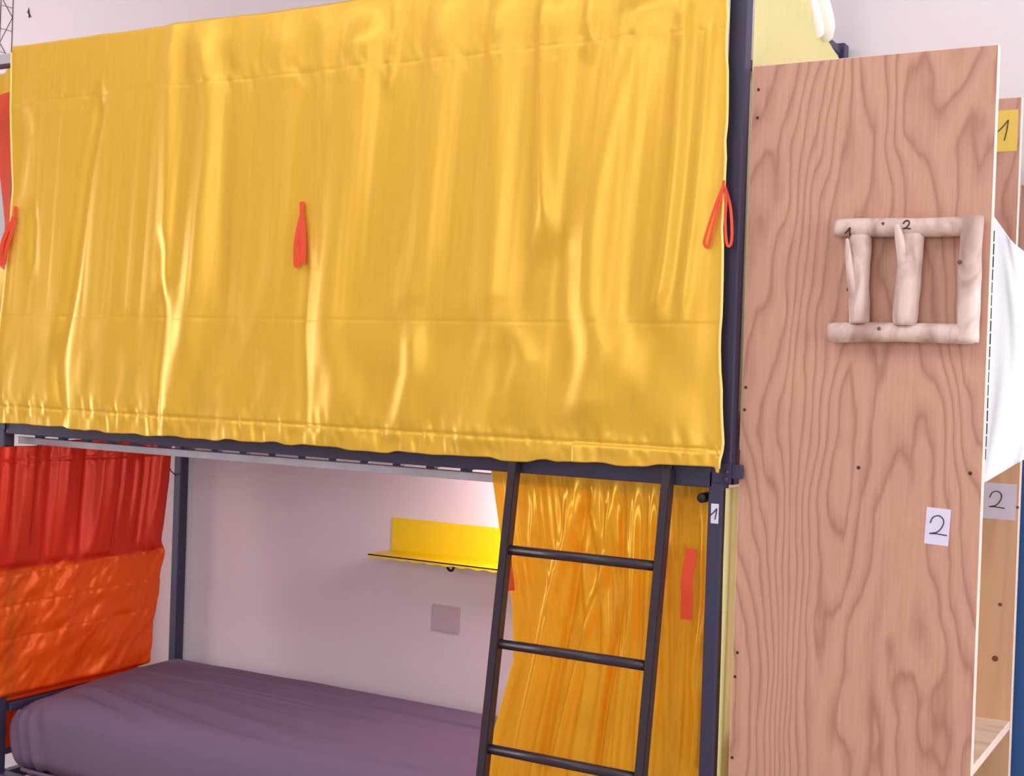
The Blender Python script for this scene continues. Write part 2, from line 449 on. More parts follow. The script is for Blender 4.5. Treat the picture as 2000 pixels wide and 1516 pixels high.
# ------------------------------------------------------------------ bunk bed frame
def bunk(x0, x1, label, full=True):
    t = thing('bunk_bed', label, 'bunk bed', (x1, 0, 0))
    S = M['steel']
    # lower and upper posts
    for px in (x1, x0):
        sgn = 1 if px == x1 else -1
        for py in (0.0, W):
            lx = px - 0.012 if sgn == 1 else (px - .003 if py == 0 else px + .012)
            box('lower_post', (lx - .015, py - .018, 0.0), (lx + .015, py + .018, 1.318), S, t, bevel=.003)
            zt = 2.297 if py == 0 else 2.314
            ux = px if sgn == 1 else px + .026
            box('upper_post', (ux - .018, py - .018, 1.318), (ux + .018, py + .018, zt), S, t, bevel=.003)
            box('joint_plate', (px - .019 + .001 * sgn, py - .0215, 1.295), (px + .019 + .001 * sgn, py - .0175, 1.335), S, t, bevel=.001)
            box('post_foot', (lx - .02, py - .023, 0.0), (lx + .02, py + .023, .012), M['rubber'], t, bevel=.003)
    xa, xb = x0 + .018, x1 - .018
    # upper deck
    box('front_rail', (xa, -.018, 1.284), (xb, .018, 1.328), S, t, bevel=.003)
    box('rear_rail', (xa, W - .016, 1.284), (xb, W + .016, 1.328), S, t, bevel=.003)
    box('guard_rail', (xa, -.012, 1.64), (xb, .012, 1.665), S, t, bevel=.003)
    if full: box('top_rail', (xa, W - .01, 2.27), (xb, W + .01, 2.295), S, t, bevel=.003)
    box('deck_angle_bar', (xa - .03, .046, 1.253), (xb, .060, 1.2725), M['alu'], t, bevel=.002)
    for px in (x0, x1):
        box('end_rail', (px - .014, .018, 1.290), (px + .014, W - .018, 1.325), S, t, bevel=.003)
        if full: box('end_top_rail', (px - .01, .018, 2.285), (px + .01, W - .018, 2.305), S, t, bevel=.003)
        lx = px - 0.012 * (1 if px == x1 else -1)
        box('lower_end_rail', (lx - .014, .018, .510), (lx + .014, W - .018, .534), S, t, bevel=.003)
        box('lower_end_rail', (lx - .014, .018, .31), (lx + .014, W - .018, .345), S, t, bevel=.003)
    n = 22
    for i in range(n):
        cx = x0 + .09 + (x1 - x0 - .16) * i / (n - 1)
        bm = bmesh.new()
        add_box(bm, (cx - .011, .046, 1.2775), (cx + .011, W - .016, 1.290))
        if cx < x1 - .58: add_box(bm, (cx - .011, .030, 1.2735), (cx + .011, .0455, 1.290))
        from_bm('deck_slat', bm, S, t)
    # lower deck
    box('lower_front_rail', (xa, -.018, .305), (xb, .018, .345), S, t, bevel=.003)
    box('lower_rear_rail', (xa, W - .016, .305), (xb, W + .016, .345), S, t, bevel=.003)
    for i in range(12):
        cx = x0 + .12 + (x1 - x0 - .24) * i / 11
        box('lower_slat', (cx - .03, .019, .332), (cx + .03, W - .017, .344), M['pine'], t, bevel=.002)
    return t
bed = bunk(-2.10, 0.0, 'dark steel bunk bed with the purple-grey mattress, ladder and yellow curtains')
# hardware on the front right corner of the bed in view
def bolt(px, py, pz, r, parent, d=(0, -1, 0)):
    d = Vector(d)
    p0 = Vector((px, py, pz))
    tube('bolt', [p0, p0 + d * .003, p0 + d * .0045], [r, r, r * .6], M['steel'], parent, seg=12)
bolt(.012, -.0215, 1.318, .005, bed); bolt(.010, -.0215, 1.303, .006, bed)
# round stub of the inner curtain rod
rod = tube('rod_end', [(-.043, .03, 1.262), (-.043, -.012, 1.262), (-.043, -.016, 1.262)], [.010, .010, .008], M['rubber'], bed, seg=16)
# end gusset on the far corner post
bm = bmesh.new()
vs = [bm.verts.new(v) for v in ((0, W - .018, 2.305), (0, W - .018, 2.25), (0, W - .075, 2.305))]
f = bm.faces.new(vs)
r = bmesh.ops.extrude_face_region(bm, geom=[f])
bmesh.ops.translate(bm, verts=[v for v in r['geom'] if isinstance(v, bmesh.types.BMVert)], vec=(.004, 0, 0))
from_bm('corner_gusset', bm, M['alu'], bed)
# steel clip that holds the frame against the plywood panel
box('side_clip', (.0165, -.016, 1.305), (.040, -.004, 1.333), M['steel'], bed, bevel=.002)

nbed = bunk(-4.40, -2.30, 'neighbouring dark steel bunk bed past the left edge of the big yellow curtain', False)

# galvanised curtain rail that runs on past the post
rail = thing('curtain_rail', 'galvanised steel curtain rail along the top of the big yellow curtain', 'curtain rail', (-1.4, 0, 2.30))
box('rail_bar', (-3.3, -.012, 2.303), (-.02, .012, 2.333), M['alu'], rail, bevel=.003)
box('rail_lip', (-3.3, -.014, 2.298), (-.02, .014, 2.304), M['steel'], rail, bevel=.001)

# ------------------------------------------------------------------ big upper curtain
FRONT_FOLDS = [
    ([(2.343, -1.459), (2.248, -1.467), (2.146, -1.471), (1.89, -1.469), (1.685, -1.478)], 0.018, 12),
    ([(2.316, -1.376), (2.252, -1.361), (2.136, -1.33), (2.011, -1.335), (1.886, -1.358), (1.685, -1.372), (1.583, -1.396), (1.339, -1.438)], 0.03, 16),
    ([(2.291, -1.124), (2.0, -1.125), (1.733, -1.125), (1.586, -1.174)], 0.03, 6),
    ([(2.315, -1.003), (2.041, -0.992)], 0.02, 5),
    ([(2.267, -0.877), (2.105, -0.899), (1.965, -0.913), (1.683, -0.948), (1.577, -0.959), (1.448, -0.917), (1.328, -0.949)], 0.036, 15),
    ([(2.327, -0.794), (2.258, -0.79), (2.145, -0.808)], 0.012, 6),
    ([(2.313, -0.664), (2.179, -0.67), (1.977, -0.691), (1.774, -0.704), (1.637, -0.746)], 0.03, 11),
    ([(2.297, -0.52), (2.078, -0.518), (1.836, -0.521), (1.638, -0.526)], 0.028, 12),
    ([(2.286, -0.417), (2.124, -0.416), (1.962, -0.412), (1.832, -0.396)], 0.012, 8),
    ([(2.282, -0.383), (2.132, -0.38), (1.939, -0.385), (1.768, -0.394)], 0.026, 9),
    ([(2.273, -0.305), (2.189, -0.306)], 0.012, 8),
    ([(2.259, -0.178), (2.179, -0.198), (2.037, -0.238), (1.902, -0.268), (1.766, -0.282), (1.639, -0.282), (1.566, -0.243), (1.417, -0.29)], 0.04, 20),
    ([(2.25, -0.095), (2.129, -0.101), (1.926, -0.107), (1.722, -0.123), (1.64, -0.138)], 0.012, 8),
    ([(2.184, -0.043), (2.024, -0.05), (1.823, -0.063), (1.64, -0.083)], 0.01, 5),
    ([(1.592, -0.717), (1.489, -0.72), (1.361, -0.763)], 0.02, 9),
    ([(1.594, -0.525), (1.461, -0.545), (1.348, -0.573)], 0.024, 9),
    ([(1.595, -0.468), (1.53, -0.434), (1.441, -0.474), (1.363, -0.503)], 0.02, 7),
    ([(2.165, -1.724), (1.994, -1.763), (1.686, -1.807), (1.468, -1.86), (1.32, -1.827)], 0.016, -12),
    ([(1.879, -1.963), (1.741, -1.963)], 0.012, -6),
    ([(2.116, -2.003), (1.937, -2.036)], 0.03, -7),
    ([(1.788, -1.482), (1.608, -1.478), (1.479, -1.49), (1.337, -1.485)], 0.012, -9),
    ([(2.234, -1.301), (1.947, -1.294), (1.634, -1.29)], 0.02, -6),
    ([(1.755, -1.026), (1.576, -1.034), (1.36, -1.025)], 0.016, -7),
    ([(1.767, -0.351), (1.596, -0.333), (1.395, -0.313)], 0.03, -7),
]
def front_depth(X, Z):
    """how far the cloth bulges towards the room"""
    s = X + 0.07 * (2.3 - Z)
    D = 1.2 * fold_sum(X, Z, FRONT_FOLDS, wide=1.45)
    top = sstep(1.56, 1.66, Z)                       # 1 above the long seam, 0 below
    D += 0.0045 * vnoise(s * 13, Z * 0.9, 1) + 0.0015 * vnoise(s * 34, Z * 1.3, 2) * (0.4 + 0.6 * top)
    D += 0.0004 * vnoise(s * 85, Z * 2.0, 3) * top
    D += (1 - top) * (0.004 * vnoise(s * 10 + Z * 5, Z * 5.0, 4) + 0.0012 * vnoise(s * 24 - Z * 6, Z * 9, 5))
    # long seams: rod pocket above, joined strip below, hem at the bottom
    D -= 0.0008 * np.exp(-((Z - 1.606) / 0.0035) ** 2)
    D -= 0.0004 * np.exp(-((Z - 2.182) / 0.0035) ** 2)
    for zc, k in ((2.182, 0.0012), (1.362, 0.0026), (1.330, 0.0020)):
        D += k * vnoise(X * 58 + Z * 9, Z * 26, 6) * np.exp(-((Z - zc) / 0.030) ** 2)
    D -= 0.0026 * np.exp(-((Z - 1.360) / 0.0045) ** 2)
    # doubled hem at the right end
    dbl = sstep(-0.314, -0.306, X) * (1 - sstep(1.352, 1.362, Z))
    D += 0.006 * dbl
    # pulled flat at the rod
    D *= 0.6 + 0.4 * (1 - sstep(2.22, 2.335, Z))
    # right edge pulled straight
    D *= 1 - 0.6 * sstep(-0.05, 0.0, X)
    return D
def front_y(X, Z):
    return -0.047 - np.maximum(front_depth(X, Z), -0.014)

nu, nv = 760, 360
uu, vv = np.meshgrid(np.linspace(0, 1, nu), np.linspace(0, 1, nv))
xl = np.interp(vv, [0, .15, .45, .72, .85, 1], [-2.068, -2.066, -2.050, -2.076, -2.086, -2.090])
xr = np.interp(vv, [0, .1, .3, .5, .8, .95, 1], [-0.006, -0.012, -0.004, -0.006, 0.0, 0.012, 0.006]) + 0.002 * vnoise(vv * 30, vv * 0, 9)
X = xl + (xr - xl) * uu
zb = 1.312 + 0.010 * sstep(-0.45, -0.3, X) * (X < 0) + 0.004 * vnoise(X * 22, X * 0, 8) + 0.0035 * vnoise(X * 6, X * 0, 10)
zt = 2.343 + 0.002 * vnoise(X * 9, X * 0, 12)
# over the rail and down its far side
Z = zt + (zb - zt) * vv
Y = front_y(X, Z)
wrap = 1 - sstep(0.0, 0.007, vv)
Y = Y * (1 - wrap) + (-0.022) * wrap
big = thing('bunk_curtain', 'wide yellow satin curtain closing the upper bunk', 'curtain', (-1.05, -.03, 1.31))
cl = grid_mesh('curtain_cloth', X, Y, Z, M['yellow'], big, thick=0.0012)
# top return over the rail
Xt = np.linspace(-2.068, -0.006, 220)[None, :].repeat(6, 0)
a = np.linspace(0, 1, 6)[:, None].repeat(220, 1)
Zt = 2.343 + 0.002 * vnoise(Xt * 9, Xt * 0, 12) - 0.004 * a
grid_mesh('rod_pocket', Xt, -0.022 + 0.040 * a, Zt - 0.02 * sstep(.8, 1, a), M['yellow'], big, thick=0.0012)
# selvedges
def edge_line(col, off):
    z = Z[:, col]; x = X[:, col] + off
    return [(float(x[i]), float(Y[i, col]) - .002, float(z[i])) for i in range(8, nv, 6)]
for col, off in ((0, 0.0), (nu - 1, 0.0)):
    tube('selvedge', edge_line(col, off), .0028, M['piping'], big, seg=8)

# ribbon ties
def ribbon_mesh(bm, pts, width, normal, thick=.0016):
    pts = spline(pts, 8)
    n = Vector(normal).normalized()
    prev = None
    rows = []
    for i, p in enumerate(pts):
        t = (pts[min(i + 1, len(pts) - 1)] - pts[max(i - 1, 0)]).normalized()
        s = t.cross(n)
        if s.length < 1e-4: s = Vector((1, 0, 0))
        s.normalize()
        w = width if not hasattr(width, '__call__') else width(i / (len(pts) - 1))
        nn = s.cross(t)
        rows.append([bm.verts.new(p + s * w / 2 + nn * thick / 2), bm.verts.new(p - s * w / 2 + nn * thick / 2),
                     bm.verts.new(p - s * w / 2 - nn * thick / 2), bm.verts.new(p + s * w / 2 - nn * thick / 2)])
    for i in range(len(rows) - 1):
        for k in range(4):
            bm.faces.new((rows[i][k], rows[i][(k + 1) % 4], rows[i + 1][(k + 1) % 4], rows[i + 1][k]))
    bm.faces.new(rows[0][::-1]); bm.faces.new(rows[-1])

def tie(parent, x, ztop, y, loop, tab_w=.0125, tab_h=.033, lean=0.0, kind=0):
    t = bpy.data.objects.new('tie', None); COL.objects.link(t); t.parent = parent
    t.location = Vector((x, y, ztop)) - world_loc(parent)
    t['label'] = 'orange ribbon tie sewn to the curtain'
    bm = bmesh.new()
    if tab_h: ribbon_mesh(bm, [(x, y, ztop), (x + lean * .3, y - .001, ztop - tab_h * .5), (x + lean, y - .0015, ztop - tab_h)], tab_w, (0, -1, 0))
    else: ribbon_mesh(bm, [(x, y, ztop), (x, y, ztop - .02)], tab_w * .5, (0, -1, 0))
    from_bm('ribbon_tab', bm, M['ribbon'], t, smooth=False)
    for pts, w in loop:
        bm = bmesh.new()
        ribbon_mesh(bm, [(x + a, y - .003 + c, ztop + b) for a, b, c in pts], w, (0.25, -1, 0))
        from_bm('ribbon_loop', bm, M['ribbon'], t, smooth=False)
    return t
yy = float(front_y(np.array([[-1.04]]), np.array([[1.80]]))[0, 0]) - .008
tie(big, -1.043, 1.880, yy, [
    ([(0.002, -.030, 0), (-.003, -.060, -.004), (-.008, -.100, -.006), (-.009, -.140, -.004), (-.006, -.151, -.003), (.000, -.140, -.002), (.000, -.115, -.001), (.001, -.085, -.003), (.006, -.055, -.001), (.006, -.034, 0)], .0085),
    ([(.004, -.032, .0), (.010, -.075, -.001), (.012, -.110, -.001), (.011, -.145, 0)], .0135)], lean=.003)
yl = float(front_y(np.array([[-2.06]]), np.array([[1.88]]))[0, 0]) - .008
tie(big, -2.026, 1.902, yl, [
    ([(0, -.032, 0), (-.018, -.065, -.006), (-.034, -.100, -.008), (-.040, -.140, -.006), (-.030, -.152, -.004), (-.018, -.120, -.008), (-.004, -.070, -.004), (.004, -.034, 0)], .012),
    ([(-.003, -.030, .002), (-.022, -.080, .003), (-.048, -.130, .004), (-.058, -.155, .006)], .016)], lean=.001)
yr = float(front_y(np.array([[-0.01]]), np.array([[1.80]]))[0, 0]) - .006
tie(big, -.004, 1.885, yr, [
    ([(0, -.012, 0), (-.012, -.050, -.006), (-.028, -.105, -.008), (-.032, -.124, -.006), (-.024, -.128, -.004), (-.016, -.095, -.006), (-.006, -.045, -.003), (0, -.014, 0)], .0055),
    ([(.002, -.012, .006), (.012, -.050, .012), (.018, -.100, .010), (.016, -.124, .010), (.009, -.122, .008), (.004, -.080, .008), (.005, -.040, .006), (.002, -.012, .004)], .0055)], tab_w=.010, tab_h=0)

# ------------------------------------------------------------------ gathered lower curtain
LOWER_FOLDS = [
    ([(1.277, -0.457), (1.201, -0.444), (1.134, -0.448)], 0.01, 9),
    ([(1.289, -0.355), (1.154, -0.355), (1.064, -0.383), (0.919, -0.408), (0.84, -0.424), (0.714, -0.45), (0.628, -0.462)], 0.014, 26),
    ([(1.287, -0.3), (1.212, -0.309), (1.17, -0.299)], 0.006, 9),
    ([(1.29, -0.259), (1.108, -0.267), (1.02, -0.29), (0.898, -0.321), (0.73, -0.357), (0.644, -0.373)], 0.01, 18),
    ([(1.283, -0.206), (1.199, -0.203), (1.009, -0.201), (0.795, -0.222), (0.67, -0.229)], 0.009, 18),
    ([(1.286, -0.169), (1.15, -0.17), (0.95, -0.17), (0.801, -0.182), (0.679, -0.183)], 0.008, 15),
    ([(1.299, -0.138), (0.691, -0.115)], 0.009, 9),
    ([(0.986, -0.057), (0.892, -0.065), (0.802, -0.05), (0.701, -0.06)], 0.012, 10),
    ([(1.291, -0.093), (0.698, -0.076)], 0.012, -9),
    ([(1.275, -0.324), (1.101, -0.335), (0.936, -0.359), (0.768, -0.39), (0.637, -0.41)], 0.01, -16),
    ([(1.281, -0.235), (1.006, -0.23), (0.788, -0.263), (0.662, -0.276)], 0.009, -14),
]
nu, nv = 360, 300
uu, vv = np.meshgrid(np.linspace(0, 1, nu), np.linspace(0, 1, nv))
Z = 1.2845 + (0.33 - 1.2845) * vv
zz = np.array([0.33, 0.61, 0.70, 0.87, 0.98, 1.06, 1.146, 1.29, 1.31])
xl = np.interp(Z, zz, [-0.60, -0.548, -0.53, -0.485, -0.492, -0.506, -0.530, -0.560, -0.562])
X = xl + (-0.038 - xl) * uu
sfold = (uu - 0.3 * (1 - uu) * 0.0)
D = 0.9 * fold_sum(X, Z, LOWER_FOLDS)
pl = 0.5 + 0.5 * vv
D += 0.012 * vnoise(uu * 23, vv * 0.6, 21) * pl + 0.002 * vnoise(uu * 50, vv * 0.8, 22)
gath = np.exp(-((Z - 1.29) / 0.05) ** 2)
D += 0.0028 * vnoise(uu * 95, vv * 8, 23) * gath
D += 0.012 * vnoise(uu * 9, vv * 5, 24) * np.exp(-((Z - 1.12) / 0.10) ** 2) * np.exp(-((X + 0.28) / 0.12) ** 2)
Y = 0.030 - D
D = D * (1 - 0.86 * sstep(1.19, 1.275, Z))
Y = 0.034 - D
Y = np.maximum(Y, -0.014)
Y = np.where(Z > 1.25, np.clip(Y, .0225, .043), Y)
low = thing('gathered_curtain', 'gathered yellow satin curtain drawn aside behind the ladder', 'curtain', (-.3, .03, .33))
grid_mesh('curtain_cloth', X, Y, Z, M['yellow2'], low, thick=0.001)
tube('curtain_rod', [(-2.05, .032, 1.262), (-.03, .032, 1.262)], .005, M['alu'], low, seg=10) if False else None
# right hand tie, a doubled ribbon hanging straight
t = bpy.data.objects.new('tie', None); COL.objects.link(t); t.parent = low
t.location = Vector((-.066, -.005, 1.16)) - world_loc(low)
bm = bmesh.new(); ribbon_mesh(bm, [(-.064, -.003, 1.158), (-.064, -.004, 1.145), (-.065, -.005, 1.130)], .022, (0.2, -1, 0)); from_bm('ribbon_tab', bm, M['ribbon'], t)
bm = bmesh.new(); ribbon_mesh(bm, [(-.065, -.006, 1.134), (-.069, -.010, 1.09), (-.067, -.010, 1.06), (-.068, -.008, 1.016)], .024, (0.1, -1, 0)); from_bm('ribbon_loop', bm, M['ribbon'], t)
t = bpy.data.objects.new('tie', None); COL.objects.link(t); t.parent = low
t.location = Vector((-.49, .0, 1.09)) - world_loc(low)
bm = bmesh.new(); ribbon_mesh(bm, [(-.488, .000, 1.100), (-.485, -.002, 1.085)], .014, (0.2, -1, 0)); from_bm('ribbon_tab', bm, M['ribbon'], t)
bm = bmesh.new(); ribbon_mesh(bm, [(-.484, -.003, 1.092), (-.482, -.006, 1.065), (-.478, -.006, 1.040), (-.476, -.004, 1.028)], lambda s: .012 + .010 * math.sin(min(1, s * 1.2) * math.pi * .75), (0.2, -1, 0)); from_bm('ribbon_loop', bm, M['ribbon'], t)

# ------------------------------------------------------------------ orange curtain at the left end
nu, nv = 260, 260
uu, vv = np.meshgrid(np.linspace(0, 1, nu), np.linspace(0, 1, nv))
Z = 1.262 + (0.40 - 1.262) * vv
vv = vv * (1.262 - .40) / (1.262 - .545)
Z = np.where(uu < .22, np.minimum(Z, 1.250), Z)
yr_ = np.interp(vv, [0, .2, .45, .5, .75, 1], [.598, .590, .566, .572, .548, .525])
Yc = -.080 + (yr_ + .080) * uu + .003 * vnoise(vv * 14, uu * 0, 41) * uu
topz = sstep(.50, .46, vv) if False else 1 - sstep(.46, .50, vv)
sl = uu + 0.05 * vv
D = topz * (0.014 * vnoise(sl * 13, vv * 1.2, 31) + 0.008 * vnoise(sl * 26, vv * 2.0, 32))
lowr = 1 - topz
D += lowr * (0.008 * vnoise(uu * 7 + vv * 3, vv * 6, 33) + 0.0042 * vnoise(uu * 17 + vv * 9, vv * 14, 34) + .002 * vnoise(uu * 34 + vv * 20, vv * 24, 35))
# the folded over top layer ends in a step, gathered rod seam above
D += 0.008 * topz
for vc, k in ((.075, .003), (.49, .0035), (.61, .003), (.74, .002)):
    line = vc + .03 * (1 - uu) * (1 if vc > .3 else 0)
    g = np.exp(-((vv - line) / .02) ** 2)
    D += k * g * vnoise(uu * 46, vv * 10, 36) - .0015 * np.exp(-((vv - line) / .006) ** 2)
end_o = thing('end_curtain', 'orange-red satin curtain hung at the left end of the lower bunk', 'curtain', (-2.07, .28, .40))
back = 1 - sstep(.536, .566, Z)
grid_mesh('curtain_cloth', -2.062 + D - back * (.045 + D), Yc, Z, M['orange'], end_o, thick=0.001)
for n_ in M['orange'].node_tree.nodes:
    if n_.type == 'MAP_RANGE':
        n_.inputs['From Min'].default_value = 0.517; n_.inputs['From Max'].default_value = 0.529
tube('hook_wire', [(-2.065, .592, 1.168), (-2.09, .625, 1.150), (-2.095, .655, 1.132)], .0018, M['steel'], end_o, seg=8)

# ------------------------------------------------------------------ yellow curtains at the right end
def end_curtain(name, label, y0, y1, z0, ztopf, mat, seed, xb=.0195):
    nu, nv = 150, 150
    uu, vv = np.meshgrid(np.linspace(0, 1, nu), np.linspace(0, 1, nv))
    Y = y0 + (y1 - y0) * uu
    zt = ztopf(Y)
    Z = zt + (z0 - zt) * vv
    D = 0.010 * vnoise(uu * 6, vv * 1.5, seed) + 0.005 * vnoise(uu * 15 + vv * 2, vv * 2.5, seed + 1)
    th = thing(name, label, 'curtain', (.03, (y0 + y1) / 2, z0))
    grid_mesh('curtain_cloth', xb + np.abs(D) * .3, Y, Z, mat, th, thick=0.001)
    return th
ec = end_curtain('end_curtain', 'yellow curtain, coloured pale for overexposure, over the right end of the upper bunk, above the plywood panel', .0195, .655, 1.36,
            lambda Y: np.interp(Y, [0, .30, .36, .44, .50, .58, .66], [2.40, 2.37, 2.335, 2.285, 2.285, 2.270, 2.245]), M['yellow_washed'], 51)
end_curtain('end_curtain', 'strip of yellow curtain between the lower right bed post and the plywood panel', -.012, .60, .40,
            lambda Y: 1.285 + 0 * Y, M['yellow_washed'], 57, .0075)
# white bedding that hangs over the top end rail
wb = thing('white_bedding', 'white bedding draped over the top end rail of the upper bunk', 'bedding', (.01, .42, 2.30))
path = spline([(.000, .30, 2.46), (.012, .375, 2.40), (.024, .410, 2.352), (.030, .440, 2.312), (.026, .462, 2.290), (.020, .482, 2.283)], 8)
rr = [float(v) for v in np.interp(np.linspace(0, 1, len(path)), [0, .3, .7, .9, 1], [.030, .026, .024, .018, .008])]
tube('bedding_roll', path, rr, M['cream'], wb, seg=20, flat=.8)
tube('bedding_fold', [p + Vector((-.012, -.020, -.012)) for p in path[4:-10]], [r_ * .7 for r_ in rr[4:-10]], M['cream'], wb, seg=16)

# ------------------------------------------------------------------ mattress
def rounded_box(hx, hy, hz, r, n):
    bm = bmesh.new()
    bmesh.ops.create_cube(bm, size=2.0)
    bm.free()
    faces = []
    co = []
    idx = {}
    def vid(p):
        k = tuple(round(c, 6) for c in p)
        if k not in idx:
            idx[k] = len(co); co.append(p)
        return idx[k]
    def lin(h, m):
        k = max(2, int(m))
        # extra rows in the rounded band
        a = np.concatenate([np.linspace(-h, -h + r, 9), np.linspace(-h + r, h - r, k)[1:-1], np.linspace(h - r, h, 9)])
        return a
    ax, ay, az = lin(hx, 200), lin(hy, 210), lin(hz, 10)
    def patch(A, B, f):
        for i in range(len(A) - 1):
            for j in range(len(B) - 1):
                faces.append([vid(f(A[i], B[j])), vid(f(A[i + 1], B[j])), vid(f(A[i + 1], B[j + 1])), vid(f(A[i], B[j + 1]))])
    patch(ax, ay, lambda a, b: (a, b, hz)); patch(ax, ay[::-1], lambda a, b: (a, b, -hz))
    patch(ax, az, lambda a, b: (a, -hy, b)); patch(ax, az[::-1], lambda a, b: (a, hy, b))
    patch(ay[::-1], az, lambda a, b: (-hx, a, b)); patch(ay, az, lambda a, b: (hx, a, b))
    P = np.array(co)
    inner = np.clip(P, -np.array([hx, hy, hz]) + r, np.array([hx, hy, hz]) - r)
    d = P - inner
    ln = np.linalg.norm(d, axis=1, keepdims=True); ln[ln == 0] = 1
    nrm = d / ln
    return inner + nrm * r, nrm, faces
hx, hy, hz = 1.003, 0.317, 0.108
P, Nn, F = rounded_box(hx, hy, hz, 0.055, 0)
cx, cy, cz = -1.066, 0.335, 0.4555
gx, gy = P[:, 0] + cx, P[:, 1] + cy
# crown and fitted-sheet creases
up = np.clip(Nn[:, 2], 0, 1)
crown = 0.010 * np.clip(1 - (P[:, 0] / hx) ** 4, 0, 1) * np.clip(1 - (P[:, 1] / hy) ** 4, 0, 1)
disp = np.zeros(len(P))
disp += 0.0016 * vnoise(gx * 3 + gy * 7, gy * 26, 71) + 0.0018 * vnoise(gx * 7, gy * 8, 72)
def crease(pts, w, amp):
    global disp
    pts = np.array(pts)
    yc = np.interp(gx, pts[:, 0], pts[:, 1])
    env = sstep(pts[0, 0] - .05, pts[0, 0] + .08, gx) * (1 - sstep(pts[-1, 0] - .08, pts[-1, 0] + .05, gx))
    disp += 1.7 * amp * env * up * (np.exp(-((gy - yc) / w) ** 2) - .8 * np.exp(-((gy - yc + 1.7 * w) / w) ** 2))
crease([(-1.85, .50), (-1.4, .49), (-.9, .47), (-.3, .47)], .006, .0045)
crease([(-1.75, .40), (-1.35, .385), (-1.05, .375)], .006, .004)
crease([(-1.95, .42), (-1.6, .37), (-1.3, .36)], .007, .0025)
crease([(-1.9, .28), (-1.65, .20), (-1.4, .15), (-1.2, .12)], .022, .006)
crease([(-1.95, .18), (-1.75, .11), (-1.55, .06)], .018, .006)
crease([(-1.6, .30), (-1.3, .24), (-1.0, .2)], .02, .005)
crease([(-1.4, .12), (-1.1, .09), (-.7, .10)], .012, .004)
# corner gathers on the near left corner
cor = np.exp(-((P[:, 0] + hx) ** 2 + (P[:, 1] + hy) ** 2) / .02) * (Nn[:, 2] < .6)
disp += cor * .010 * np.sin(np.arctan2(P[:, 1] + hy - .06, P[:, 0] + hx - .06) * 11 + P[:, 2] * 25)
P2 = P + Nn * disp[:, None]
side = np.clip(1 - (P[:, 2] / hz) ** 2, 0, 1)
P2[:, 0] += -0.022 * side * (Nn[:, 0] < -.3) * np.abs(Nn[:, 0])
P2[:, 1] += -0.016 * side * (Nn[:, 1] < -.3) * np.abs(Nn[:, 1])
dl, df = P[:, 0] + hx, P[:, 1] + hy
P2[:, 2] -= 0.030 * np.exp(-(dl / .10) ** 2) * np.exp(-(df / .22) ** 2) * sstep(-.02, .08, P[:, 2])
P2[:, 2] += crown * up
P2 += np.array([cx, cy, cz])
mt = thing('mattress', 'mattress in a purple-grey fitted sheet on the lower bunk', 'mattress', (cx, cy, .345))
me = bpy.data.meshes.new('fitted_sheet')
me.from_pydata(P2.tolist(), [], F)
link_mesh('fitted_sheet', me, M['sheet'], mt, smooth=True)
bm = bmesh.new()
hem = [(-2.045 + .06, .022, .356), (-2.043, .06, .356), (-2.043, .35, .354), (-2.043, .62, .356)]
add_tube(bm, spline([(-.1, .021, .356), (-1.0, .020, .355), (-1.9, .022, .356)] + hem, 8), .006, 8)
from_bm('elastic_hem', bm, M['sheet'], mt, smooth=True)

um = thing('mattress', 'unseen mattress added on the upper bunk to shade the lower one', 'mattress', (cx, cy, 1.291))
box('added_mattress_body', (-2.06, .03, 1.2915), (-.03, .645, 1.42), M['sheet'], um, bevel=.03, seg=4)  # hidden behind the curtain, added to cast shade into the lower bunk

# ------------------------------------------------------------------ yellow wall shelf and cover plate
sh = thing('wall_shelf', 'small bright yellow metal shelf on the wall inside the lower bunk', 'shelf', (-1.0, WALL, .96))
SX0, SX1 = -1.281, -.72
box('back_plate', (SX0, WALL - .003, .945), (SX1, WALL, 1.064), M['shelf_yellow'], sh, bevel=.001)
tr = box('tray', (SX0, WALL - .118, .966), (SX1, WALL - .003, .969), M['shelf_yellow'], sh)
bm = bmesh.new()     # front lip with a wavy lower edge
n = 64
vs = []
for i in range(n + 1):
    x = SX0 + (SX1 - SX0) * i / n
    zl = .9605 - .0020 * math.sin(i * 1.1)
    vs.append([bm.verts.new((x, WALL - .118, .969)), bm.verts.new((x, WALL - .118, zl)), bm.verts.new((x, WALL - .1155, zl)), bm.verts.new((x, WALL - .1155, .969))])
for i in range(n):
    for k in range(4):
        bm.faces.new((vs[i][k], vs[i][(k + 1) % 4], vs[i + 1][(k + 1) % 4], vs[i + 1][k]))
bm.faces.new(vs[0]); bm.faces.new(vs[-1][::-1])
from_bm('front_lip', bm, M['shelf_yellow'], sh)
tube('coat_hook', spline([(-1.03, WALL - .09, .966), (-1.03, WALL - .09, .955), (-1.022, WALL - .093, .947), (-1.010, WALL - .097, .947), (-1.002, WALL - .10, .956)], 6), .0035, M['rubber'], sh, seg=8)

cp = thing('cover_plate', 'flat square grey plate on the wall below the yellow shelf', 'wall plate', (-1.085, WALL, .751))
box('plate_body', (-1.133, WALL - .005, .752), (-1.038, WALL, .828), M['plate'], cp, bevel=.002)
box('plate_rim', (-1.127, WALL - .0058, .758), (-1.044, WALL - .0045, .822), M['plate'], cp, bevel=.0005)

